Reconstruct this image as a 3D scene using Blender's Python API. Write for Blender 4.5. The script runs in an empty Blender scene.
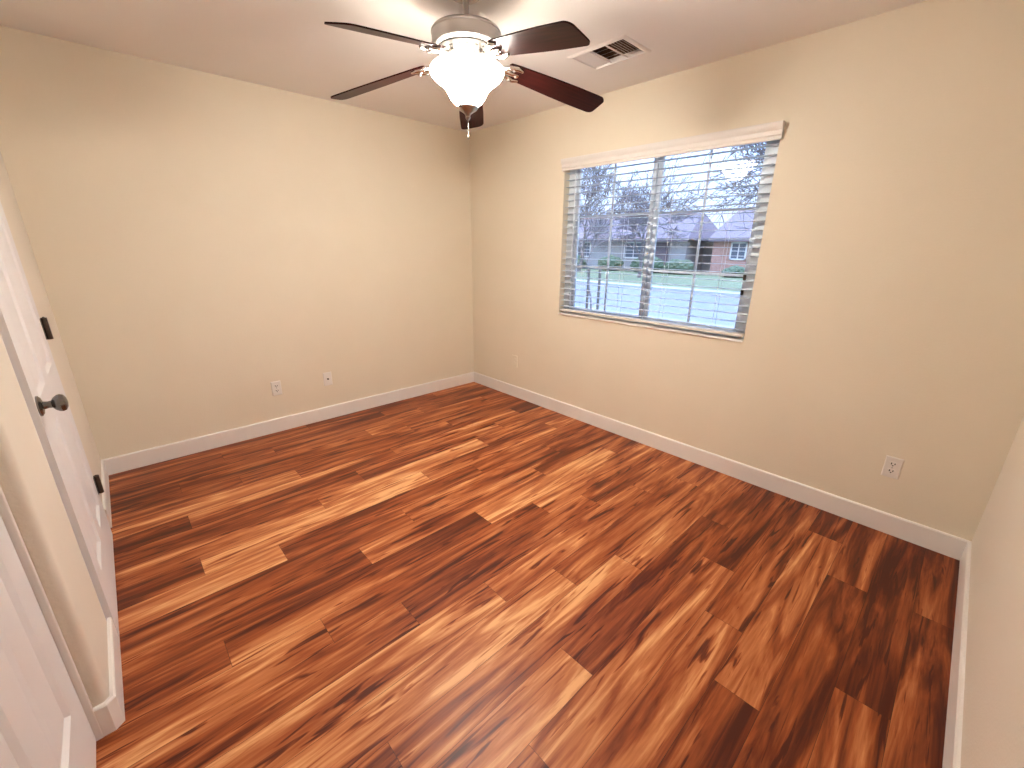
import bpy, bmesh, math, random
from mathutils import Vector, Matrix
random.seed(7)
PI = math.pi
sc = bpy.context.scene
COL = sc.collection

# ---------------------------------------------------------------- camera
W, L, H = 3.027, 3.836, 2.44
CAM = Vector((-2.778, -3.559, 1.439))
def make_camera():
    yaw, pitch, roll, f = -0.7563, 0.3154, 0.0102, 424.0
    fw = Vector((-math.sin(yaw)*math.cos(pitch), math.cos(yaw)*math.cos(pitch), -math.sin(pitch)))
    r = Vector((math.cos(yaw), math.sin(yaw), 0)); u = r.cross(fw)
    r2 = r*math.cos(roll) + u*math.sin(roll); u2 = -r*math.sin(roll) + u*math.cos(roll)
    cd = bpy.data.cameras.new('camera'); cd.sensor_fit = 'HORIZONTAL'; cd.sensor_width = 36
    cd.lens = f/1024*36; cd.clip_start = 0.02; cd.clip_end = 500
    co = bpy.data.objects.new('camera', cd); COL.objects.link(co)
    m = Matrix.Identity(4)
    for i in range(3):
        m[i][0], m[i][1], m[i][2], m[i][3] = r2[i], u2[i], -fw[i], CAM[i]
    co.matrix_world = m; sc.camera = co
make_camera()

# ---------------------------------------------------------------- sky, exposure
SKY_HORIZON = (0.86, 1.02, 1.36)
SKY_ZENITH = (4.0, 5.3, 8.2)
def make_world():
    w = bpy.data.worlds.new('sky'); sc.world = w; w.use_nodes = True
    nt = w.node_tree; N = nt.nodes; N.clear()
    tc = N.new('ShaderNodeTexCoord'); sx = N.new('ShaderNodeSeparateXYZ'); nt.links.new(tc.outputs['Generated'], sx.inputs[0])
    mr = N.new('ShaderNodeMapRange'); nt.links.new(sx.outputs['Z'], mr.inputs[0])
    mr.inputs[1].default_value = 0.0; mr.inputs[2].default_value = 0.9
    no = N.new('ShaderNodeTexNoise'); no.inputs['Scale'].default_value = 2.5; no.inputs['Detail'].default_value = 3
    nt.links.new(tc.outputs['Generated'], no.inputs['Vector'])
    mx = N.new('ShaderNodeMix'); mx.data_type = 'RGBA'
    mx.inputs[6].default_value = (*SKY_HORIZON, 1); mx.inputs[7].default_value = (*SKY_ZENITH, 1)
    nt.links.new(mr.outputs[0], mx.inputs[0])
    cl = N.new('ShaderNodeMapRange'); cl.inputs[3].default_value = 0.9; cl.inputs[4].default_value = 1.1
    nt.links.new(no.outputs[0], cl.inputs[0])
    bg = N.new('ShaderNodeBackground'); nt.links.new(mx.outputs[2], bg.inputs[0]); nt.links.new(cl.outputs[0], bg.inputs[1])
    o = N.new('ShaderNodeOutputWorld'); nt.links.new(bg.outputs[0], o.inputs[0])
make_world()
vs = sc.view_settings
vs.view_transform = 'Standard'; vs.look = 'None'; vs.exposure = 0.22; vs.gamma = 1.0; vs.use_curve_mapping = False
LAMP_BULB = 6.5      # watts of each bulb inside the fan's glass bowl
LAMP_GLASS = 125.0     # glow of the frosted glass
LAMP_COL = (1.0, 0.925, 0.83)

# ---------------------------------------------------------------- material helpers
def mat(name, col=(.8, .8, .8), rough=.5, metal=0.0, spec=.5):
    m = bpy.data.materials.new(name); m.use_nodes = True
    b = m.node_tree.nodes['Principled BSDF']
    b.inputs['Base Color'].default_value = (*col, 1); b.inputs['Roughness'].default_value = rough
    b.inputs['Metallic'].default_value = metal; b.inputs['Specular IOR Level'].default_value = spec
    return m
def noise_mat(name, c1, c2, scale, rough=.6, bump=0.0, bscale=None, stretch=(1, 1, 1), detail=4, metal=0, spec=.5, dist=.002):
    m = mat(name, c1, rough, metal, spec); nt = m.node_tree; N = nt.nodes; b = N['Principled BSDF']
    tc = N.new('ShaderNodeTexCoord'); mp = N.new('ShaderNodeMapping'); mp.inputs['Scale'].default_value = stretch
    nt.links.new(tc.outputs['Object'], mp.inputs[0])
    n = N.new('ShaderNodeTexNoise'); n.inputs['Scale'].default_value = scale; n.inputs['Detail'].default_value = detail
    nt.links.new(mp.outputs[0], n.inputs['Vector'])
    r = N.new('ShaderNodeValToRGB'); r.color_ramp.elements[0].position = .3; r.color_ramp.elements[1].position = .7
    r.color_ramp.elements[0].color = (*c1, 1); r.color_ramp.elements[1].color = (*c2, 1)
    nt.links.new(n.outputs[0], r.inputs[0]); nt.links.new(r.outputs[0], b.inputs['Base Color'])
    if bump:
        n2 = N.new('ShaderNodeTexNoise'); n2.inputs['Scale'].default_value = bscale or scale; n2.inputs['Detail'].default_value = 2
        nt.links.new(tc.outputs['Object'], n2.inputs['Vector'])
        bp = N.new('ShaderNodeBump'); bp.inputs['Strength'].default_value = bump; bp.inputs['Distance'].default_value = dist
        nt.links.new(n2.outputs[0], bp.inputs['Height']); nt.links.new(bp.outputs[0], b.inputs['Normal'])
    return m

M = {}
M['wall'] = noise_mat('cream_paint', (.83, .75, .605), (.85, .77, .625), 3, .62, .35, 110, spec=.3)
M['wall_pale'] = noise_mat('pale_cream_wall', (.82, .755, .65), (.84, .775, .67), 3, .62, .35, 110, spec=.3)  # left and front walls: lighter and less yellow than the other two
M['ceiling'] = noise_mat('ceiling_paint', (.90, .865, .83), (.91, .88, .845), 3, .7, .3, 90, spec=.25)
M['trim'] = noise_mat('white_trim_paint', (.88, .84, .80), (.90, .86, .82), 6, .38)
M['door'] = noise_mat('white_door_paint', (.84, .83, .84), (.86, .85, .86), 5, .42)
M['white'] = mat('white_plastic', (.86, .82, .76), .35)
M['blind'] = mat('blind_white', (.84, .80, .75), .45)
M['slat'] = mat('slat_backlit_tint', (.50, .57, .67), .45)  # white slats; blue daylight cast and backlit dimness put into the colour
M['vinyl'] = mat('white_vinyl', (.78, .85, .92), .35)
M['cord'] = mat('cord_white', (.75, .75, .75), .8)
M['dark'] = mat('dark_slot', (.02, .018, .015), .6)
M['bronze'] = noise_mat('aged_bronze', (.06, .045, .035), (.12, .09, .07), 60, .35, metal=.8)
M['nickel'] = mat('brushed_nickel', (.47, .455, .44), .30, 1.0)
M['chrome'] = mat('polished_nickel', (.62, .59, .56), .2, 1.0)
M['lower'] = mat('satin_nickel_shade', (.10, .098, .095), .5, .9)
M['knob'] = mat('satin_nickel_knob', (.20, .19, .185), .25, 1.0)
M['duct'] = noise_mat('duct_inside', (.075, .034, .017), (.11, .05, .026), 9, .6)
M['painted'] = mat('painted_over_plate', (.84, .765, .615), .4)
M['blade'] = noise_mat('dark_mahogany', (.011, .0022, .002), (.034, .006, .005), 7, .34, stretch=(1, 14, 1), spec=.07)

def glass_mat():
    m = bpy.data.materials.new('window_glass'); m.use_nodes = True; nt = m.node_tree; N = nt.nodes; N.clear()
    t = N.new('ShaderNodeBsdfTransparent'); t.inputs[0].default_value = (.93, .96, .98, 1)
    g = N.new('ShaderNodeBsdfGlossy'); g.inputs['Roughness'].default_value = .02
    lw = N.new('ShaderNodeFresnel'); lw.inputs[0].default_value = 1.45
    x = N.new('ShaderNodeMixShader'); nt.links.new(lw.outputs[0], x.inputs[0])
    nt.links.new(t.outputs[0], x.inputs[1]); nt.links.new(g.outputs[0], x.inputs[2])
    o = N.new('ShaderNodeOutputMaterial'); nt.links.new(x.outputs[0], o.inputs[0]); return m
M['glass'] = glass_mat()

def lamp_glass_mat(glow, name):
    m = noise_mat(name, (.90, .84, .78), (.95, .92, .88), 9, .35); nt = m.node_tree
    b = nt.nodes['Principled BSDF']
    b.inputs['Emission Color'].default_value = (*LAMP_COL, 1); b.inputs['Emission Strength'].default_value = glow
    return m
M['lamp_glass'] = lamp_glass_mat(LAMP_GLASS, 'frosted_lamp_glass')
M['lamp_rim'] = lamp_glass_mat(5.0, 'frosted_lamp_glass_rim')

def floor_mat():
    m = mat('wood_plank', (.4, .15, .06), .36); nt = m.node_tree; N = nt.nodes; b = N['Principled BSDF']
    lk = nt.links.new
    tc = N.new('ShaderNodeTexCoord')
    at = N.new('ShaderNodeAttribute'); at.attribute_name = 'tone'
    sd = N.new('ShaderNodeAttribute'); sd.attribute_name = 'seed'
    cmb = N.new('ShaderNodeCombineXYZ')
    lk(sd.outputs['Fac'], cmb.inputs[2])
    mul = N.new('ShaderNodeMath'); mul.operation = 'MULTIPLY'; mul.inputs[1].default_value = 3.7; lk(sd.outputs['Fac'], mul.inputs[0]); lk(mul.outputs[0], cmb.inputs[0])
    add = N.new('ShaderNodeVectorMath'); add.operation = 'ADD'; lk(tc.outputs['Object'], add.inputs[0]); lk(cmb.outputs[0], add.inputs[1])
    def nz(scale, sx, sy, detail, dist, rough=.55):
        mp = N.new('ShaderNodeMapping'); mp.inputs['Scale'].default_value = (sx, sy, 1); lk(add.outputs[0], mp.inputs[0])
        n = N.new('ShaderNodeTexNoise'); n.inputs['Scale'].default_value = scale; n.inputs['Detail'].default_value = detail
        n.inputs['Distortion'].default_value = dist; n.inputs['Roughness'].default_value = rough; lk(mp.outputs[0], n.inputs['Vector']); return n
    def math_(op, a, bb, clamp=False):
        n = N.new('ShaderNodeMath'); n.operation = op; n.use_clamp = clamp
        for i, v in enumerate((a, bb)):
            if isinstance(v, (int, float)): n.inputs[i].default_value = v
            else: lk(v, n.inputs[i])
        return n.outputs[0]
    big = nz(1.0, 1.1, 12.0, 5, 1.2)          # long broad streaks
    fine = nz(1.0, 5.0, 75.0, 4, .4)          # fine grain
    strk = nz(1.0, 2.3, 30.0, 3, 1.6, .45)    # short dark streaks
    t = math_('ADD', at.outputs['Fac'], math_('MULTIPLY', math_('SUBTRACT', big.outputs[0], .5), 2.0))
    t = math_('ADD', t, math_('MULTIPLY', math_('SUBTRACT', fine.outputs[0], .5), .6))
    sm = N.new('ShaderNodeMapRange'); sm.inputs[1].default_value = .60; sm.inputs[2].default_value = .70; lk(strk.outputs[0], sm.inputs[0])
    t = math_('SUBTRACT', t, math_('MULTIPLY', sm.outputs[0], .5), True)
    r = N.new('ShaderNodeValToRGB'); cr = r.color_ramp
    cr.elements[0].position = 0.0; cr.elements[0].color = (.07, .011, .004, 1)
    cr.elements[1].position = 1.0; cr.elements[1].color = (.82, .44, .20, 1)
    for p, c in ((.22, (.15, .026, .007)), (.48, (.335, .082, .022)), (.75, (.56, .20, .07))):
        e = cr.elements.new(p); e.color = (*c, 1)
    lk(t, r.inputs[0]); lk(r.outputs[0], b.inputs['Base Color'])
    bp = N.new('ShaderNodeBump'); bp.inputs['Strength'].default_value = .12; bp.inputs['Distance'].default_value = .001
    lk(fine.outputs[0], bp.inputs['Height']); lk(bp.outputs[0], b.inputs['Normal'])
    rr = N.new('ShaderNodeMapRange'); rr.inputs[3].default_value = .34; rr.inputs[4].default_value = .46; lk(fine.outputs[0], rr.inputs[0]); lk(rr.outputs[0], b.inputs['Roughness'])
    return m
M['plank'] = floor_mat()
M['plank'].node_tree.nodes['Principled BSDF'].inputs['Specular IOR Level'].default_value = .32

# ---------------------------------------------------------------- mesh helpers
def box(bm, lo, hi, bevel=0.0, seg=2):
    lo = Vector(lo); hi = Vector(hi)
    r = bmesh.ops.create_cube(bm, size=1.0)
    c = (lo+hi)/2; d = hi-lo
    for v in r['verts']: v.co = Vector((v.co.x*d.x, v.co.y*d.y, v.co.z*d.z)) + c
    if bevel:
        es = list({e for v in r['verts'] for e in v.link_edges})
        bmesh.ops.bevel(bm, geom=es, offset=bevel, segments=seg, profile=.5, affect='EDGES')
def lathe(bm, prof, n=40, c=(0, 0, 0), cap=True):
    c = Vector(c); rings = []
    for r, z in prof:
        rings.append([bm.verts.new(c+Vector((r*math.cos(2*PI*k/n), r*math.sin(2*PI*k/n), z))) for k in range(n)])
    for a, b in zip(rings, rings[1:]):
        for k in range(n): bm.faces.new((a[k], a[(k+1) % n], b[(k+1) % n], b[k]))
    if cap:
        bm.faces.new(rings[0][::-1]); bm.faces.new(rings[-1])
def tube(bm, pts, rad, n=8, cap=True):
    pts = [Vector(p) for p in pts]; rs = rad if isinstance(rad, (list, tuple)) else [rad]*len(pts)
    rings = []
    for i, p in enumerate(pts):
        d = (pts[min(i+1, len(pts)-1)]-pts[max(i-1, 0)]).normalized()
        a = d.cross(Vector((0, 0, 1)) if abs(d.z) < .9 else Vector((1, 0, 0))).normalized(); b = d.cross(a)
        rings.append([bm.verts.new(p+(a*math.cos(2*PI*k/n)+b*math.sin(2*PI*k/n))*rs[i]) for k in range(n)])
    for a, b in zip(rings, rings[1:]):
        for k in range(n): bm.faces.new((a[k], a[(k+1) % n], b[(k+1) % n], b[k]))
    if cap:
        bm.faces.new(rings[0][::-1]); bm.faces.new(rings[-1])
def prism(bm, poly, axis, a, b):
    """extrude a 2-D outline along one axis (0, 1 or 2) from a to b"""
    def at(p, t):
        q = [0, 0, 0]; o = [i for i in range(3) if i != axis]
        q[axis] = t; q[o[0]], q[o[1]] = p; return Vector(q)
    A = [bm.verts.new(at(p, a)) for p in poly]; B = [bm.verts.new(at(p, b)) for p in poly]
    n = len(poly)
    for k in range(n): bm.faces.new((A[k], A[(k+1) % n], B[(k+1) % n], B[k]))
    bm.faces.new(A[::-1]); bm.faces.new(B)
def obj(name, bm, m, parent=None, smooth=False, loc=None):
    bmesh.ops.recalc_face_normals(bm, faces=bm.faces)
    me = bpy.data.meshes.new(name); bm.to_mesh(me); bm.free()
    if m is not None:
        for k in (m if isinstance(m, (list, tuple)) else [m]): me.materials.append(k)
    if smooth:
        me.polygons.foreach_set('use_smooth', [True]*len(me.polygons))
        me.set_sharp_from_angle(angle=math.radians(35))
    o = bpy.data.objects.new(name, me); COL.objects.link(o)
    if parent is not None: o.parent = parent
    if loc is not None: o.location = loc
    return o
def tag(o, label=None, cat=None, group=None, kind=None):
    if label: o['label'] = label
    if cat: o['category'] = cat
    if group: o['group'] = group
    if kind: o['kind'] = kind
    return o
def struct(name, bm, m, label=None, cat=None, smooth=False):
    return tag(obj(name, bm, m, smooth=smooth), label, cat, None, 'structure')
def thing(name, label, cat, loc=(0, 0, 0), rot=(0, 0, 0), group=None, kind=None):
    o = bpy.data.objects.new(name, None); COL.objects.link(o); o.location = loc; o.rotation_euler = rot
    o.empty_display_size = .1
    return tag(o, label, cat, group, kind)
def copy_tree(o, parent=None):
    c = o.copy(); COL.objects.link(c)
    if parent is not None: c.parent = parent
    for ch in list(o.children): copy_tree(ch, c)
    return c
B = bmesh.new

# ---------------------------------------------------------------- floor of planks
def make_floor():
    bm = B()
    ft = bm.faces.layers.float.new('tone'); fs = bm.faces.layers.float.new('seed')
    pitch, y0, PL = .1485, .012, 1.216
    joint = {0: -1.80, 1: -2.42, 2: -.91, 3: -1.48, 4: -2.40, 5: -2.105, 6: -1.49, 7: -.60, 8: -2.12, 9: -1.50, 10: -2.41, 11: -1.81,
             12: -.91, 13: -1.51, 14: -1.205, 15: -2.14, 16: -1.81, 17: -1.517, 18: -1.22, 19: -1.805, 20: -.91, 21: -1.23, 22: -1.505,
             23: -.605, 24: -1.222, 25: -1.81}
    # tone of the plank left of the joint, right of it; 0 dark .. 1 light
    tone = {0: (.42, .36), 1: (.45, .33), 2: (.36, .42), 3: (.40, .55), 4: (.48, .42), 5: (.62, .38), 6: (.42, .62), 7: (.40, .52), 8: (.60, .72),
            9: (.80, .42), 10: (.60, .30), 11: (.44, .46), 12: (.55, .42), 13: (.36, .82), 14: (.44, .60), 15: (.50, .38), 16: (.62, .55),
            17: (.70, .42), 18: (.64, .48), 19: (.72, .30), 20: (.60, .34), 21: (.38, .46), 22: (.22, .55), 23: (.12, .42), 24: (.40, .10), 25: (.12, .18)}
    rnd = random.Random(3); g = .0006
    for i in range(27):
        ya, yb = y0-pitch*i, y0-pitch*(i+1)
        if ya < -L-.15: break
        j = joint.get(i, -1.2); tl, tr = tone.get(i, (.4, .4))
        k = j-PL*4
        while k < .1:
            a, b = max(k, -W-.20), min(k+PL, .03); mid = k+PL/2
            if b > a:
                if abs(mid-(j-PL/2)) < .1: t = tl
                elif abs(mid-(j+PL/2)) < .1: t = tr
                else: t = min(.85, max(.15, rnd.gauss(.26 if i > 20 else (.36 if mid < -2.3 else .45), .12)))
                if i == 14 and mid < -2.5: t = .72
                vsx = [bm.verts.new(p) for p in ((a+g, yb+g, 0), (b-g, yb+g, 0), (b-g, ya-g, 0), (a+g, ya-g, 0))]
                f = bm.faces.new(vsx); f[ft] = .48+(t-.45)*.85; f[fs] = rnd.uniform(0, 40)
            k += PL
    n0 = len(bm.faces)
    box(bm, (-W-.22, -L-.16, -.15), (.04, .04, -.0015))
    bm.faces.ensure_lookup_table()
    for f in bm.faces[n0:]: f.material_index = 1
    return struct('floor', bm, [M['plank'], mat('plank_gap', (.03, .008, .004), .6)])
make_floor()

# ---------------------------------------------------------------- walls and ceiling
T = .14
WY0, WY1, WZ0, WZ1 = -2.672, -1.185, .892, 2.062        # window opening in the right-hand wall
VX0, VX1, VY0, VY1 = -.617, -.403, -2.057, -1.737        # hole for the air register in the ceiling
def make_shell():
    bm = B(); box(bm, (-W-.2, 0, -.1), (T, T, H+.1)); struct('wall_back', bm, M['wall'])
    bm = B(); y0, y1 = -L-.001, .001
    box(bm, (0, y0, -.1), (T, WY0, H+.1)); box(bm, (0, WY1, -.1), (T, y1, H+.1))
    box(bm, (0, WY0, -.1), (T, WY1, WZ0)); box(bm, (0, WY0, WZ1), (T, WY1, H+.1))
    struct('wall_right', bm, M['wall'])
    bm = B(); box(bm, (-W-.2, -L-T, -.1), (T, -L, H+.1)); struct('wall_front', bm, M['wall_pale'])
    # left wall: two door openings, rounded drywall corner beside the nearer one
    bm = B(); x1, x0 = -W, -W-T
    box(bm, (x0, -.80, -.1), (x1, .001, H+.1))
    poly = [(x0, -1.672), (x1, -1.672)]
    yc, rb = -2.028, .020
    for k in range(9):
        a = PI/2*k/8; poly.append((x1-rb+rb*math.cos(a), yc-rb*math.sin(a)))
    poly += [(x0, yc-rb)]
    prism(bm, poly, 2, -.1, H+.1)
    box(bm, (x0, -L-.001, -.1), (x1, -2.86, H+.1))
    box(bm, (x0, -1.672, 2.05), (x1, -.80, H+.1)); box(bm, (x0, -2.86, 2.05), (x1, yc, H+.1))
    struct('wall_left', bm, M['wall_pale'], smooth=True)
    bm = B(); a, b, c, d = -W-.2, T, -L-T, T
    box(bm, (a, c, H), (VX0, d, H+.1)); box(bm, (VX1, c, H), (b, d, H+.1))
    box(bm, (VX0, c, H), (VX1, VY0, H+.1)); box(bm, (VX0, VY1, H), (VX1, d, H+.1))
    struct('ceiling', bm, M['ceiling'])
make_shell()

# ---------------------------------------------------------------- baseboards: a profile swept along a floor path
def baseboard(name, path, side, h=.112, t=.013):
    """path: wall-line points; side: +1 when the room is on the left of the path"""
    bm = B(); prof = [(0, 0), (t, 0), (t, h-.006), (t-.005, h), (0, h)]
    pts = [Vector((x, y, 0)) for x, y in path]; n = len(pts); rings = []
    for i, p in enumerate(pts):
        d0 = (pts[i]-pts[i-1]).normalized() if i else None
        d1 = (pts[i+1]-pts[i]).normalized() if i < n-1 else None
        d0 = d0 or d1; d1 = d1 or d0
        n0 = Vector((-d0.y, d0.x, 0))*side; n1 = Vector((-d1.y, d1.x, 0))*side
        m = (n0+n1).normalized(); k = 1/max(.3, m.dot(n0))
        rings.append([bm.verts.new(p+m*k*a+Vector((0, 0, z))) for a, z in prof])
    for a, b in zip(rings, rings[1:]):
        for k in range(5): bm.faces.new((a[k], a[(k+1) % 5], b[(k+1) % 5], b[k]))
    bm.faces.new(rings[0][::-1]); bm.faces.new(rings[-1])
    return struct(name, bm, M['trim'])
baseboard('baseboard_back', [(-W, 0), (0, 0)], -1)
baseboard('baseboard_right', [(0, -.0135), (0, -L)], -1)
baseboard('baseboard_front', [(-.0135, -L), (-W, -L)], -1)
baseboard('baseboard_left', [(-W, -.735), (-W, -.0135)], -1)
baseboard('baseboard_left_corner', [(-3.066, -2.048), (-3.040, -2.048), (-W, -2.037), (-W, -1.60)], -1)
baseboard('baseboard_left_near', [(-W, -L+.0135), (-W, -2.86)], -1)

# ---------------------------------------------------------------- panel doors
def panel_door(name, y_hi, w, xface, label):
    """door leaf in the left wall, face towards +x; y_hi is the edge nearest the window-less back corner"""
    root = thing(name, label, 'door', (xface, y_hi, .012), kind='structure')
    h, t = 2.02, .035
    st = .115; cw = (w-3*st)/2
    rails = [(.0, .228), (.80, .93), (1.60, 1.70), (1.905, h)]
    bm = B()
    for a in (0, st+cw, 2*st+2*cw): box(bm, (-t, -a-st, 0), (0, -a, h))
    for z0, z1 in rails:
        for a in (st, 2*st+cw): box(bm, (-t, -a-cw, z0), (0, -a, z1))
    obj('door_frame', bm, M['door'], root)
    for (z0, z1) in ((.228, .80), (.93, 1.60), (1.70, 1.905)):
        for a in (st, 2*st+cw):
            bm = B(); y1, y0 = -a, -a-cw
            def loop(ins, x): return [bm.verts.new(p) for p in ((x, y0+ins, z0+ins), (x, y1-ins, z0+ins), (x, y1-ins, z1-ins), (x, y0+ins, z1-ins))]
            ls = [loop(0, 0), loop(.012, -.010), loop(.022, -.010), loop(.050, -.003), loop(.06, -.003)]
            for p, q in zip(ls, ls[1:]):
                for k in range(4): bm.faces.new((p[k], p[(k+1) % 4], q[(k+1) % 4], q[k]))
            bm.faces.new(ls[-1])
            lb = loop(0, -.03); bm.faces.new(lb[::-1])
            obj('door_panel', bm, M['door'], root)
    return root
D1X, D1Y, D1W = -3.0125, -.832, .815
d1 = panel_door('door_1', D1Y, D1W, D1X, 'white panel door with dark hinges and metal knob in the left wall')
for z in (.30, 1.075, 1.85):
    bm = B(); z -= .012
    box(bm, (-.006, -.024, z-.045), (.0016, -.001, z+.045), .001)
    tube(bm, [(.010, .002, z-.047), (.010, .002, z+.047)], .0105, 12)
    for q in (-.016, .016): tube(bm, [(.010, .002, z+q-.0008), (.010, .002, z+q+.0008)], .0112, 12)
    lathe(bm, [(.004, -.003), (.0055, 0), (.003, .004)], 10, (.010, .002, z+.047))
    obj('hinge', bm, M['bronze'], d1, smooth=True)
def knob(parent, y, z):
    bm = B(); n = 28
    prof = [(.033, 0), (.033, .004), (.026, .009), (.013, .012), (.011, .022), (.012, .030), (.021, .036), (.0275, .045), (.0285, .052), (.025, .060), (.016, .065), (.004, .067)]
    rings = [[bm.verts.new((x, y+r*math.cos(2*PI*k/n), z+r*math.sin(2*PI*k/n))) for k in range(n)] for r, x in prof]
    for a, b in zip(rings, rings[1:]):
        for k in range(n): bm.faces.new((a[k], a[(k+1) % n], b[(k+1) % n], b[k]))
    bm.faces.new(rings[0]); bm.faces.new(rings[-1])
    o = obj('door_knob', bm, M['knob'], parent, smooth=True); o['label'] = 'round satin metal knob'
knob(d1, -D1W+.040, .925)
D2X, D2Y, D2W = -3.079, -2.066, .765
d2 = panel_door('door_2', D2Y, D2W, D2X, 'white panel door set back in the left wall, nearest the viewer')

# jambs of the two doors
bm = B(); box(bm, (-W-T, -.829, 0), (-W+.004, -.80, 2.05), .003); box(bm, (-W-T, -1.672, 0), (-W-.002, -1.650, 2.05), .003)
box(bm, (-W-T, -1.672, 2.036), (-W+.002, -.80, 2.05)); struct('trim_1', bm, M['trim'])
bm = B(); box(bm, (-W-T, -2.0635, 0), (-3.064, -2.048, 2.05), .002); box(bm, (-W-T, -2.86, 0), (-3.064, -2.834, 2.05), .002)
box(bm, (-W-T, -2.86, 2.036), (-3.064, -2.048, 2.05)); struct('trim_2', bm, M['trim'])

# ---------------------------------------------------------------- window
def make_window():
    root = thing('window_1', 'white two-sash window with grilles in the right-hand wall', 'window', (.085, 0, 0), kind='structure')
    fx0, fx1 = -.025, .045
    y0, y1, z0, z1 = WY0, WY1, WZ0+.008, WZ1
    fr = .065
    bm = B()
    box(bm, (fx0, y0, z0), (fx1, y0+fr, z1), .004); box(bm, (fx0, y1-fr, z0), (fx1, y1, z1), .004)
    box(bm, (fx0, y0+fr, z0), (fx1, y1-fr, z0+.02), .004); box(bm, (fx0, y0+fr, z1-.03), (fx1, y1-fr, z1), .004)
    obj('window_frame', bm, M['vinyl'], root)
    ym = -1.932
    for k, (a, b) in enumerate(((ym+.002, y1-fr), (y0+fr, ym+.002))):
        ox = 0 if k == 0 else .016
        bm = B(); s = .03; x0, x1 = -.012+ox, .014+ox
        za, zb = z0+.02, z1-.03
        box(bm, (x0, a, za), (x1, a+s, zb), .003); box(bm, (x0, b-s, za), (x1, b, zb), .003)
        box(bm, (x0, a+s, za), (x1, b-s, za+.022), .003); box(bm, (x0, a+s, zb-.022), (x1, b-s, zb), .003)
        sh = obj('sash', bm, M['vinyl'], root)
        bm = B(); yc = (a+b)/2
        box(bm, (-.004+ox, yc-.008, za+.02), (.006+ox, yc+.008, zb-.02), .002)
        for zz in (1.277, 1.660): box(bm, (-.0035+ox, a+s, zz-.008), (.0055+ox, b-s, zz+.008), .002)
        obj('grille', bm, M['vinyl'], sh)
        bm = B(); box(bm, (.006+ox, a+s-.004, za+.018), (.009+ox, b-s+.004, zb-.018)); obj('glass_pane', bm, M['glass'], sh)
    for zz in (1.27, 1.18):
        bm = B(); box(bm, (-.036, y0+.067, zz-.016), (-.022, y0+.083, zz+.016), .003)
        o = obj('sash_lock', bm, M['bronze'], root); o['label'] = 'small dark metal sash lock'
make_window()
bm = B(); box(bm, (-.012, WY0+.002, WZ0-.004), (.07, WY1-.002, WZ0+.008), .003); struct('trim_3', bm, M['trim'])

def make_blind():
    root = thing('window_blind', 'white horizontal slat blind with moulded valance hanging in the window', 'blind', (.03, 0, 0))
    y0, y1 = WY0+.012, WY1-.012
    bm = B()                                     # moulded valance
    prof = [(-.040, 1.988), (-.046, 1.992), (-.046, 2.006), (-.052, 2.012), (-.052, 2.034), (-.058, 2.040), (-.064, 2.052), (-.066, 2.066), (-.064, 2.072), (-.050, 2.072), (-.040, 2.066)]
    prism(bm, prof, 1, -2.683, -1.170)
    for ya, yb in ((-2.683, -2.672), (-1.181, -1.170)): box(bm, (-.045, ya, 1.990), (-.031, yb, 2.070))
    obj('valance', bm, M['blind'], root)
    bm = B(); box(bm, (-.028, y0, 2.010), (.026, y1, 2.056), .003); obj('headrail', bm, M['blind'], root)
    ns = 22; zt, zb = 1.972, .958
    bm = B(); n = 6; hw = .0245; ta = math.radians(0)
    top = []; bot = []
    for k in range(n+1):
        x = -hw+2*hw*k/n; z = .0012*(1-(x/hw)**2)
        xx, zz = x*math.cos(ta)-z*math.sin(ta), x*math.sin(ta)+z*math.cos(ta)
        top.append((xx, zz+.0011)); bot.append((xx, zz-.0011))
    prism(bm, top+bot[::-1], 1, y0, y1)
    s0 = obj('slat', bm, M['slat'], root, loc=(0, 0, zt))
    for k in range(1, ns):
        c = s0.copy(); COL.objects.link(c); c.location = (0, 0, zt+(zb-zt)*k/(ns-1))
    bm = B(); box(bm, (-.0255, y0, .918), (.0255, y1, .936), .004); obj('bottom_rail', bm, M['blind'], root)
    for yy in (-1.40, -1.755, -2.10, -2.47):
        bm = B()
        for x in (-.0262, .0262): tube(bm, [(x, yy, .925), (x, yy, 2.01)], .0011, 5)
        obj('ladder_cord', bm, M['cord'], root)
    bm = B(); tube(bm, [(-.034, -1.30, 2.012), (-.036, -1.302, 1.36)], .0042, 6)
    obj('tilt_wand', bm, M['vinyl'], root)
make_blind()

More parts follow.
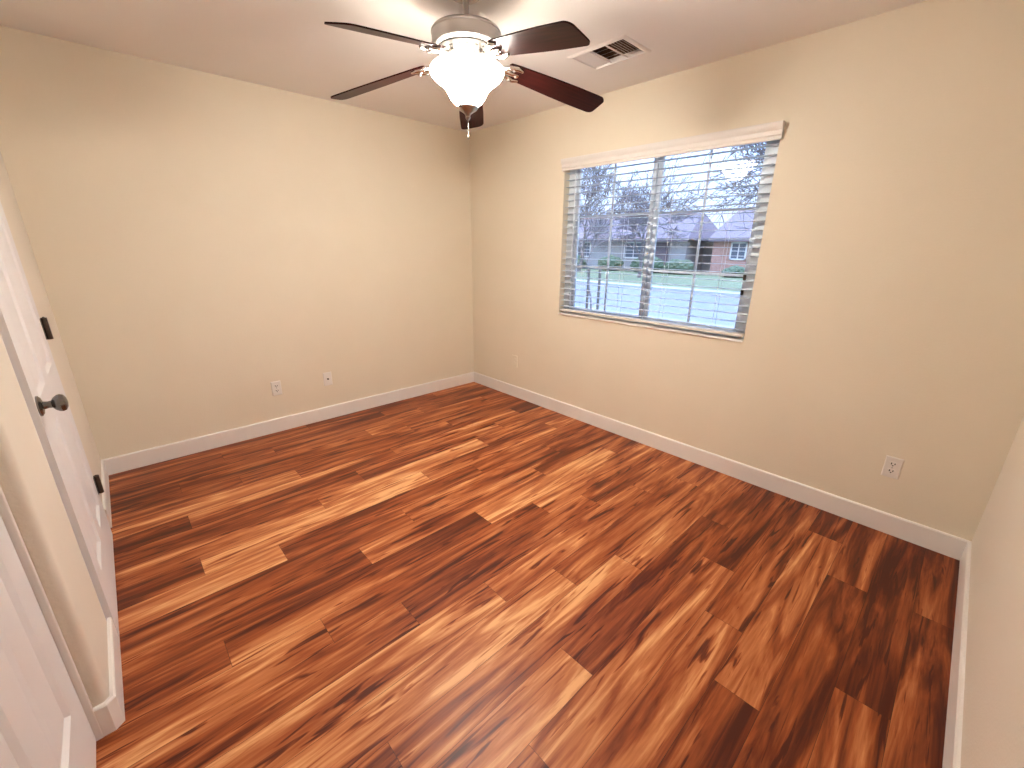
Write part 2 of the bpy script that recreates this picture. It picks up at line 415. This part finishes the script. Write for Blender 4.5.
# ---------------------------------------------------------------- wall plates
def plate(kind, label, loc, rz, m, group=None, sz=(.070, .114)):
    root = thing('wall_outlet' if kind != 'coax' else 'cable_outlet', label, 'outlet' if kind != 'coax' else 'cable plate', loc, (0, 0, rz), group)
    w, h = sz
    bm = B(); ls = []                             # local -y faces the room
    for ins, y in ((0, 0), (0, -.003), (.003, -.006), (.006, -.0068)):
        ls.append([bm.verts.new(p) for p in ((-w/2+ins, y, -h/2+ins), (w/2-ins, y, -h/2+ins), (w/2-ins, y, h/2-ins), (-w/2+ins, y, h/2-ins))])
    for p, q in zip(ls, ls[1:]):
        for k in range(4): bm.faces.new((p[k], p[(k+1) % 4], q[(k+1) % 4], q[k]))
    bm.faces.new(ls[0][::-1]); bm.faces.new(ls[-1]); obj('cover_plate', bm, m, root)
    if kind == 'coax':
        bm = B(); n = 12
        for r, ya, yb in ((.0075, -.0068, -.0105), (.0048, -.0105, -.018)):
            tube(bm, [(0, ya, 0), (0, yb, 0)], r, n)
        o = obj('coax_jack', bm, M['bronze'], root, smooth=True); o['label'] = 'small dark threaded cable jack'
        for zz in (-.042, .042):
            bm = B(); tube(bm, [(0, -.0065, zz), (0, -.008, zz)], .003, 10); obj('screw', bm, m, root)
        return root
    bm = B(); tube(bm, [(0, -.0065, 0), (0, -.008, 0)], .003, 10); obj('screw', bm, M['nickel'] if m is not M['painted'] else m, root)
    for zz in (-.0195, .0195):
        bm = B(); pts = []
        for k in range(24):
            a = 2*PI*k/24; x = .0172*math.cos(a); z = max(-.0125, min(.0125, .0172*math.sin(a))); pts.append((x, zz+z))
        prism(bm, pts, 1, -.0088, -.0060)
        rc = obj('receptacle', bm, m, root)
        bm = B()
        for x, hh in ((-.0068, .0050), (.0068, .0042)): box(bm, (x-.0021, -.0093, zz+.003-hh), (x+.0021, -.0086, zz+.003+hh))
        tube(bm, [(0, -.0086, zz-.0072), (0, -.0093, zz-.0072)], .0032, 10)
        obj('slots', bm, M['dark'] if m is not M['painted'] else m, rc)
    return root
plate('duplex', 'white double outlet on the left-hand long wall, beside the cable plate', (-1.962, 0, .357), 0, M['white'])
plate('coax', 'white cable plate with one dark jack, low on the back wall', (-1.566, 0, .353), 0, M['white'])
plate('duplex', 'outlet painted the same cream as the wall, low by the far corner', (0, -.655, .365), -PI/2, M['painted'])
plate('duplex', 'white double outlet under the right of the window, near the right-hand corner', (0, -3.488, .368), -PI/2, M['white'])

# ---------------------------------------------------------------- ceiling air register
def make_register():
    root = thing('ceiling_vent', 'white louvred air register in the ceiling between fan and window', 'vent', (0, 0, H))
    x0, x1, y0, y1 = -.642, -.378, -2.082, -1.712
    bm = B(); t = -.007
    def ring(ax, ay, z, bx0, bx1, by0, by1): return [bm.verts.new(p) for p in ((bx0+ax, by0+ay, z), (bx1-ax, by0+ay, z), (bx1-ax, by1-ay, z), (bx0+ax, by1-ay, z))]
    ls = [ring(0, 0, 0, x0, x1, y0, y1), ring(0, 0, -.002, x0, x1, y0, y1), ring(.008, .008, t, x0, x1, y0, y1), ring(.022, .022, t, x0, x1, y0, y1), ring(.024, .024, .005, x0, x1, y0, y1)]
    for p, q in zip(ls, ls[1:]):
        for k in range(4): bm.faces.new((p[k], p[(k+1) % 4], q[(k+1) % 4], q[k]))
    obj('register_frame', bm, M['trim'], root)
    bm = B()                                      # sheet-metal boot above the ceiling
    X0, X1, Y0, Y1 = VX0+.001, VX1-.001, VY0+.001, VY1-.001
    for lo, hi in (((X0, Y0, .02), (X0+.002, Y1, .22)), ((X1-.002, Y0, .02), (X1, Y1, .22)), ((X0, Y0, .02), (X1, Y0+.002, .22)), ((X0, Y1-.002, .02), (X1, Y1, .22)), ((X0, Y0, .218), (X1, Y1, .22))):
        box(bm, lo, hi)
    obj('duct_boot', bm, M['duct'], root)
    ix0, ix1, iy0, iy1 = x0+.025, x1-.025, y0+.025, y1-.025
    d = (iy1-iy0)/3
    for k in (1, 2):
        bm = B(); box(bm, (ix0, iy0+k*d-.0025, -.005), (ix1, iy0+k*d+.0025, .001)); obj('divider', bm, M['trim'], root)
    def fin_y(yc, tilt):                          # louvre running along x
        bm = B(); c, s = math.cos(tilt), math.sin(tilt); hw, ht = .0085, .0006
        poly = [(yc+a*c-b*s, .006+a*s+b*c) for a, b in ((-hw, -ht), (hw, -ht), (hw, ht), (-hw, ht))]
        prism(bm, poly, 0, ix0, ix1); obj('louvre', bm, M['trim'], root)
    for k in range(6):
        fin_y(iy1-.008-k*(d-.012)/5.5, math.radians(-40))
        fin_y(iy0+.008+k*(d-.012)/5.5, math.radians(33))
    for k in range(5):
        bm = B(); xc = ix0+.016+k*(ix1-ix0-.032)/4
        ca, sa = math.cos(math.radians(26)), math.sin(math.radians(26))
        prism(bm, [(xc+a*ca-b*sa, .006+a*sa+b*ca) for a, b in ((-.006, -.0004), (.006, -.0004), (.006, .0004), (-.006, .0004))], 1, iy0+d+.003, iy0+2*d-.003); obj('louvre', bm, M['trim'], root)
make_register()

# ---------------------------------------------------------------- ceiling fan
FX, FY = -1.432, -1.826
def make_fan():
    root = thing('ceiling_fan', 'five-blade ceiling fan with dark wood blades and lit glass bowl light', 'ceiling fan', (FX, FY, 0))
    bm = B(); lathe(bm, [(.066, H), (.066, 2.434), (.060, 2.424), (.040, 2.417), (.018, 2.415)], 36); obj('canopy', bm, M['nickel'], root, True)
    bm = B(); tube(bm, [(0, 0, 2.42), (0, 0, 2.325)], .0125, 16); obj('downrod', bm, M['nickel'], root, True)
    bm = B()
    lathe(bm, [(.018, 2.352), (.026, 2.350), (.030, 2.338), (.070, 2.334), (.118, 2.326), (.143, 2.316), (.150, 2.306), (.150, 2.303), (.147, 2.301), (.147, 2.262),
               (.150, 2.260), (.150, 2.256), (.143, 2.250), (.120, 2.246)], 56)
    obj('motor_housing', bm, M['nickel'], root, True, loc=(0, 0, -.010))
    bm = B(); lathe(bm, [(.126, 2.2475), (.128, 2.243), (.112, 2.226), (.086, 2.212), (.066, 2.206), (.060, 2.200), (.060, 2.176)], 48)
    mo = obj('lower_housing', bm, M['lower'], root, True, loc=(0, 0, -.010))
    for k in range(20):
        a = 2*PI*k/20; bm = B(); e = Vector((math.cos(a), math.sin(a), 0)); tq = Vector((-e.y, e.x, 0))
        pr = [(.118, 2.2292), (.090, 2.2118)]
        vv = []
        for (r, z), hw in zip(pr, (.0075, .005)):
            for s in (-1, 1): vv.append(e*r+tq*hw*s+Vector((0, 0, z)))
        fcs = [bm.verts.new(v) for v in (vv[0], vv[1], vv[3], vv[2])]
        f = bm.faces.new(fcs); ex = bmesh.ops.extrude_face_region(bm, geom=[f])
        for v in ex['geom']:
            if isinstance(v, bmesh.types.BMVert): v.co += Vector((0, 0, .004))
        obj('vent_slot', bm, M['dark'], mo)
    bm = B(); lathe(bm, [(.050, 2.178), (.078, 2.176), (.090, 2.170), (.090, 2.160), (.070, 2.156)], 40); obj('light_fitter', bm, M['chrome'], root, True)
    # bowl of frosted glass, open on top
    out = [(.150, 2.176), (.158, 2.170), (.161, 2.160), (.158, 2.147), (.148, 2.134), (.130, 2.120), (.112, 2.108), (.098, 2.094), (.086, 2.076), (.076, 2.058), (.060, 2.039), (.040, 2.027), (.018, 2.024)]
    inn = [(r-.004, z+.002) for r, z in out[1:-1]]
    bm = B(); lathe(bm, [(.012, 2.027)] + inn[::-1] + [(.148, 2.178)] + out + [(.012, 2.024)], 56, cap=False)
    bm.faces.ensure_lookup_table()
    for f in bm.faces[:56*(len(inn)+4)]: f.material_index = 1
    obj('glass_bowl', bm, [M['lamp_glass'], M['lamp_rim']], root, True)
    bm = B(); lathe(bm, [(.004, 2.032), (.046, 2.028), (.047, 2.022), (.040, 2.014), (.026, 2.006), (.014, 1.998), (.010, 1.990), (.012, 1.984), (.007, 1.976), (.002, 1.973)], 32); obj('finial', bm, M['nickel'], root, True)
    bm = B(); tube(bm, [(.0, 0, 1.975), (.0, 0, 1.912)], .0014, 6)
    for k in range(14): lathe(bm, [(.0008, -.0016), (.0022, 0), (.0008, .0016)], 6, (0, 0, 1.97-k*.0042))
    lathe(bm, [(.0015, .008), (.004, .004), (.0045, -.004), (.0015, -.009)], 10, (0, 0, 1.906)); obj('pull_chain', bm, M['chrome'], root, True)
    # blade and bracket, built along local +x
    droop = math.atan2(.09, .48); pitch = math.radians(-13)
    def local(r, s, n):                            # r along, s across, n normal
        z = 2.19-(r-.19)*math.tan(droop)
        return Vector((r - n*math.sin(-droop)*0, s*math.cos(pitch)-n*math.sin(pitch), z + s*math.sin(pitch) + n*math.cos(pitch)))
    def outline():
        pts = []
        def hw(r): return .050+.017*min(1, (r-.185)/.30)
        xs = [.192+.006*k for k in range(3)]
        pts += [(.188, -.036), (.195, -.047)]
        for r in (.23, .32, .42, .52, .60): pts.append((r, -hw(r)))
        rt = .672
        cr = .030
        for k in range(7):
            a = -PI/2+PI/2*k/6; pts.append((rt-cr+cr*math.cos(a), -.067+cr+cr*math.sin(a)))
        for k in range(7):
            a = PI/2*k/6; pts.append((rt-.006-cr+cr*math.cos(a), .067-cr+cr*math.sin(a)))
        for r in (.60, .52, .42, .32, .23): pts.append((r, hw(r)))
        pts += [(.195, .047), (.188, .036)]
        return pts
    bm = B(); o2 = outline(); th = .0055
    top = [bm.verts.new(local(r, s, th/2)) for r, s in o2]; bot = [bm.verts.new(local(r, s, -th/2)) for r, s in o2]
    n = len(o2)
    for k in range(n): bm.faces.new((bot[k], bot[(k+1) % n], top[(k+1) % n], top[k]))
    bm.faces.new(top); bm.faces.new(bot[::-1])
    b0 = obj('fan_blade', bm, M['blade'], root)
    # bracket: neck from the motor, then a forked plate under the blade root
    bm = B()
    tube(bm, [(.075, 0, 2.214), (.100, 0, 2.203), (.125, 0, 2.190), (.150, 0, 2.183), (.175, 0, 2.183)], [.014, .012, .010, .011, .013], 10)
    for s in (-1, 1):
        tube(bm, [local(.150, 0, -.009), local(.172, s*.016, -.009), local(.195, s*.033, -.009), local(.225, s*.041, -.008), local(.250, s*.034, -.007)], [.009, .010, .011, .010, .006], 10)
    tube(bm, [local(.165, 0, -.009), local(.200, 0, -.009), local(.240, 0, -.008)], [.010, .011, .007], 10)
    i0 = obj('blade_bracket', bm, M['chrome'], root, True)
    for r, s in ((.205, -.034), (.205, .034), (.226, 0)):
        bm = B(); tube(bm, [local(r, s, -.008), local(r, s, -.0215)], .0055, 10); obj('screw', bm, M['nickel'], i0)
    a0 = math.radians(50)
    for k in range(5):
        a = a0-2*PI*k/5
        for o in (b0, i0):
            if k == 0: o.rotation_euler = (0, 0, a)
            else:
                c = copy_tree(o); c.rotation_euler = (0, 0, a)
    # bulbs: real lamps inside the bowl
    for k in range(3):
        a = math.radians(90+120*k)
        ld = bpy.data.lights.new('bulb', 'POINT'); ld.energy = LAMP_BULB; ld.color = LAMP_COL; ld.shadow_soft_size = .028
        lo = bpy.data.objects.new('bulb', ld); COL.objects.link(lo); lo.parent = root
        lo.location = (.048*math.cos(a), .048*math.sin(a), 2.105)
make_fan()

# ---------------------------------------------------------------- outside, seen through the window
GZ = -.30
M['grass'] = noise_mat('lawn_grass', (.12, .145, .075), (.18, .205, .115), 3, .9)
M['asphalt'] = noise_mat('street_asphalt', (.16, .17, .20), (.20, .21, .24), 4, .85)
M['concrete'] = noise_mat('pale_concrete', (.32, .32, .32), (.38, .38, .38), 3, .85)
M['roof'] = noise_mat('roof_shingle', (.15, .12, .14), (.23, .18, .20), 6, .9, stretch=(1, 1, 6))
M['stucco'] = noise_mat('house_stucco', (.38, .36, .36), (.44, .42, .42), 2, .9)
M['bark'] = noise_mat('bare_bark', (.14, .12, .13), (.22, .19, .19), 12, .9)
M['hedge'] = noise_mat('hedge_leaves', (.06, .095, .055), (.12, .165, .095), 9, .8, .8, 9, dist=.08)
M['stake'] = mat('stake_wood', (.12, .10, .09), .8)
M['hglass'] = mat('house_window_glass', (.12, .14, .18), .1)
M['hwhite'] = mat('house_white_trim', (.75, .75, .75), .6)
def brick_mat():
    m = mat('red_brick', (.45, .2, .15), .85); nt = m.node_tree; N = nt.nodes
    tc = N.new('ShaderNodeTexCoord'); mp = N.new('ShaderNodeMapping'); mp.inputs['Rotation'].default_value = (PI/2, 0, PI/2)
    sx = N.new('ShaderNodeSeparateXYZ'); cb = N.new('ShaderNodeCombineXYZ')
    nt.links.new(tc.outputs['Object'], sx.inputs[0]); nt.links.new(sx.outputs['Y'], cb.inputs[0]); nt.links.new(sx.outputs['Z'], cb.inputs[1])
    b = N.new('ShaderNodeTexBrick'); nt.links.new(cb.outputs[0], b.inputs['Vector']); b.inputs['Scale'].default_value = 4.5
    b.inputs['Color1'].default_value = (.40, .17, .13, 1); b.inputs['Color2'].default_value = (.50, .25, .19, 1); b.inputs['Mortar'].default_value = (.55, .48, .44, 1)
    nt.links.new(b.outputs[0], N['Principled BSDF'].inputs['Base Color']); return m
M['brick'] = brick_mat()

def ground(name, x0, x1, z, m, label, cat):
    bm = B(); box(bm, (x0, -45, z-.2), (x1, 70, z)); return struct(name, bm, m, label, cat)
ground('front_lawn', T+.01, 6.3, GZ, M['grass'], 'strip of grass outside directly under the window', 'lawn')
ground('near_sidewalk', 6.3, 7.6, GZ+.005, M['concrete'], 'pale pavement on the near side of the street', 'sidewalk')
ground('street', 7.6, 15.4, GZ-.06, M['asphalt'], 'pale grey street seen through the window', 'street')
ground('far_sidewalk', 15.4, 16.3, GZ+.005, M['concrete'], 'pale kerb strip on the far side of the street', 'sidewalk')
ground('far_lawn', 16.3, 60, GZ, M['grass'], 'green lawn across the street before the houses', 'lawn')

def house_window(root, x, ya, yb, za, zb):
    bm = B(); t = .09
    box(bm, (x-.06, ya, za), (x+.02, ya+t, zb)); box(bm, (x-.06, yb-t, za), (x+.02, yb, zb)); box(bm, (x-.06, ya, za), (x+.02, yb, za+t)); box(bm, (x-.06, ya, zb-t), (x+.02, yb, zb))
    box(bm, (x-.05, (ya+yb)/2-.03, za), (x+.02, (ya+yb)/2+.03, zb)); box(bm, (x-.05, ya, (za+zb)/2-.02), (x+.02, yb, (za+zb)/2+.02))
    f = obj('window', bm, M['hwhite'], root)
    bm = B(); box(bm, (x-.03, ya+.05, za+.05), (x+.01, yb-.05, zb-.05)); obj('pane', bm, M['hglass'], f)
def slab(bm, pts, t):
    a = [bm.verts.new(p) for p in pts]; b = [bm.verts.new(Vector(p)-Vector((0, 0, t))) for p in pts]; n = len(pts)
    for k in range(n): bm.faces.new((a[k], a[(k+1) % n], b[(k+1) % n], b[k]))
    bm.faces.new(a); bm.faces.new(b[::-1])
def houses():
    h = thing('house', 'grey house with broad dark hipped roof across the street, left of the gap', 'house', (27, 16, GZ))
    e, rx, bx, rz = 2.35, 3.0, 6.3, 4.25
    def roof_mesh(y0, y1, a, b):
        bm = B(); r = [(-.25, y0, e), (-.25, y1, e), (bx, y1, e), (bx, y0, e)]; t0, t1 = (rx, a, rz), (rx, b, rz)
        slab(bm, [r[0], t0, t1, r[1]], .1); slab(bm, [r[1], t1, r[2]], .1); slab(bm, [r[2], t1, t0, r[3]], .1); slab(bm, [r[3], t0, r[0]], .1)
        box(bm, (-.29, y0, e-.22), (-.23, y1, e-.02)); return bm
    bm = B(); box(bm, (.4, -5.2, 0), (bx-.4, 12, 2.4)); obj('wall', bm, M['stucco'], h)
    obj('roof', roof_mesh(-5.55, 12.6, -4.85, 9.5), M['roof'], h)
    bm = B(); box(bm, (3.2, -6.85, 0), (bx-.4, -5.2, 2.3)); obj('porch_wall', bm, M['stucco'], h)
    bm = B(); box(bm, (.6, -6.88, 2.2), (bx, -5.56, 2.34)); obj('porch_roof', bm, M['roof'], h)
    house_window(h, .4, -1.9, -.2, .9, 2.1); house_window(h, .4, 3.0, 4.6, .9, 2.1); house_window(h, .4, 8.0, 9.6, .9, 2.1)
    bm = B(); box(bm, (.33, -3.9, 0), (.42, -2.9, 2.05)); obj('front_door', bm, M['roof'], h)
    h2 = thing('house', 'red brick house across the street, right of the gap, with white window', 'house', (27, 2, GZ))
    bm = B(); box(bm, (.2, -12, 0), (bx-.4, 6.9, 2.35)); obj('brick_wall', bm, M['brick'], h2)
    obj('roof', roof_mesh(-12.5, 7.05, -9, 6.65), M['roof'], h2)
    house_window(h2, .2, 4.75, 5.75, 1.0, 2.1); house_window(h2, .2, .6, 2.2, .9, 2.1)
houses()

def bush(name, label, c, rx, ry, rz, seed, group):
    rnd = random.Random(seed); bm = B()
    bmesh.ops.create_icosphere(bm, subdivisions=4, radius=1)
    ph = [rnd.uniform(0, 6) for _ in range(6)]
    for v in bm.verts:
        p = v.co.copy(); n = .10*math.sin(5*p.x+ph[0])*math.sin(6*p.y+ph[1])+.07*math.sin(11*p.z+ph[2])*math.sin(13*p.y+ph[3])+rnd.uniform(-.05, .05)
        z = max(p.z, -.75)
        v.co = Vector((p.x*(1+n)*rx, p.y*(1+n)*ry, (z*(1+n) if p.z > -.75 else z)*rz+.75*rz))
    tag(obj(name, bm, M['hedge'], loc=c), label, 'hedge', group)
for k, (y, ry, hz, lab) in enumerate(((12.75, 1.2, .65, 'low clipped bush across the street, right half of the grey house front'), (10.4, 1.0, .55, 'low round bush by the gap between the two houses'),
        (15.9, .95, .62, 'clipped bush across the street, behind the staked young tree'), (19.5, 1.2, .60, 'clipped bush at the left edge of the window view'), (6.7, .75, .38, 'small bush under the brick house window'))):
    bush('hedge_bush', lab, (25.8, y, GZ), .8, ry, hz, k, 'bushes across the street')

def tree(name, label, base, h, seed, levels, spread, trunk, group=None, stems=1, up=.25, nb=(3, 4), low=1, ratio=(.62, .85)):
    rnd = random.Random(seed); tr = B(); br = B()
    def grow(p, d, ln, r, lv, bm):
        n = 3; pts = [p.copy()]; rs = [r]; q = p.copy(); dd = d.copy()
        for k in range(n):
            dd = (dd+Vector((rnd.gauss(0, .13), rnd.gauss(0, .13), rnd.gauss(0, .08)+up*.12))).normalized()
            q = q+dd*ln/n; pts.append(q.copy()); rs.append(r*(1-.45*(k+1)/n))
        tube(bm, pts, rs, 5 if lv > 1 else 3, cap=False)
        if lv == 0: return
        for k in range(rnd.randint(*nb)):
            i = rnd.randint(low if lv == levels else 1, n); a = rnd.uniform(0, 2*PI)
            ax = dd.orthogonal().normalized(); ax.rotate(Matrix.Rotation(a, 3, dd))
            nd = (dd*math.cos(spread)+ax*math.sin(spread)*rnd.uniform(.7, 1.2)).normalized()
            grow(pts[i], nd, ln*rnd.uniform(*(ratio if lv == levels else (.62, .85))), max(rs[i]*.62, .014), lv-1, br)
    for s in range(stems):
        grow(Vector((0, 0, 0)), Vector((rnd.gauss(0, .05), rnd.gauss(0, .05), 1)).normalized(), h, trunk, levels, tr)
    root = thing(name, label, 'tree', base, group=group)
    obj('trunk', tr, M['bark'], root); obj('branches', br, M['bark'], root)
tree('bare_tree', 'tall leafless tree across the street behind the left window sash', (22, 16.0, GZ), 2.9, 5, 6, .55, .16, 'leafless trees outside')
tree('bare_tree', 'leafless tree across the street near the middle of the window', (20.5, 10.2, GZ), 2.4, 17, 6, .62, .12, 'leafless trees outside')
tree('bare_tree', 'large leafless tree at the right edge of the window view with crossing branches', (16.4, 2.0, GZ), 3.1, 29, 6, .68, .17, 'leafless trees outside', up=-.02, nb=(4, 4))
tree('young_tree', 'slim young leafless tree tied between two stakes in the front lawn', (6.0, 2.86, GZ), 1.38, 4, 4, .45, .030, None, up=.5, low=3, ratio=(.36, .5))
for y, lab in ((3.02, 'left wooden stake beside the young tree outside'), (2.69, 'right wooden stake beside the young tree outside')):
    bm = B(); tube(bm, [(0, 0, -.05), (0, 0, 1.2)], .034, 8); lathe(bm, [(.034, 1.2), (.004, 1.24)], 8)
    tag(obj('tree_stake', bm, M['stake'], loc=(6.0, y, GZ)), lab, 'stake', 'stakes of the young tree')
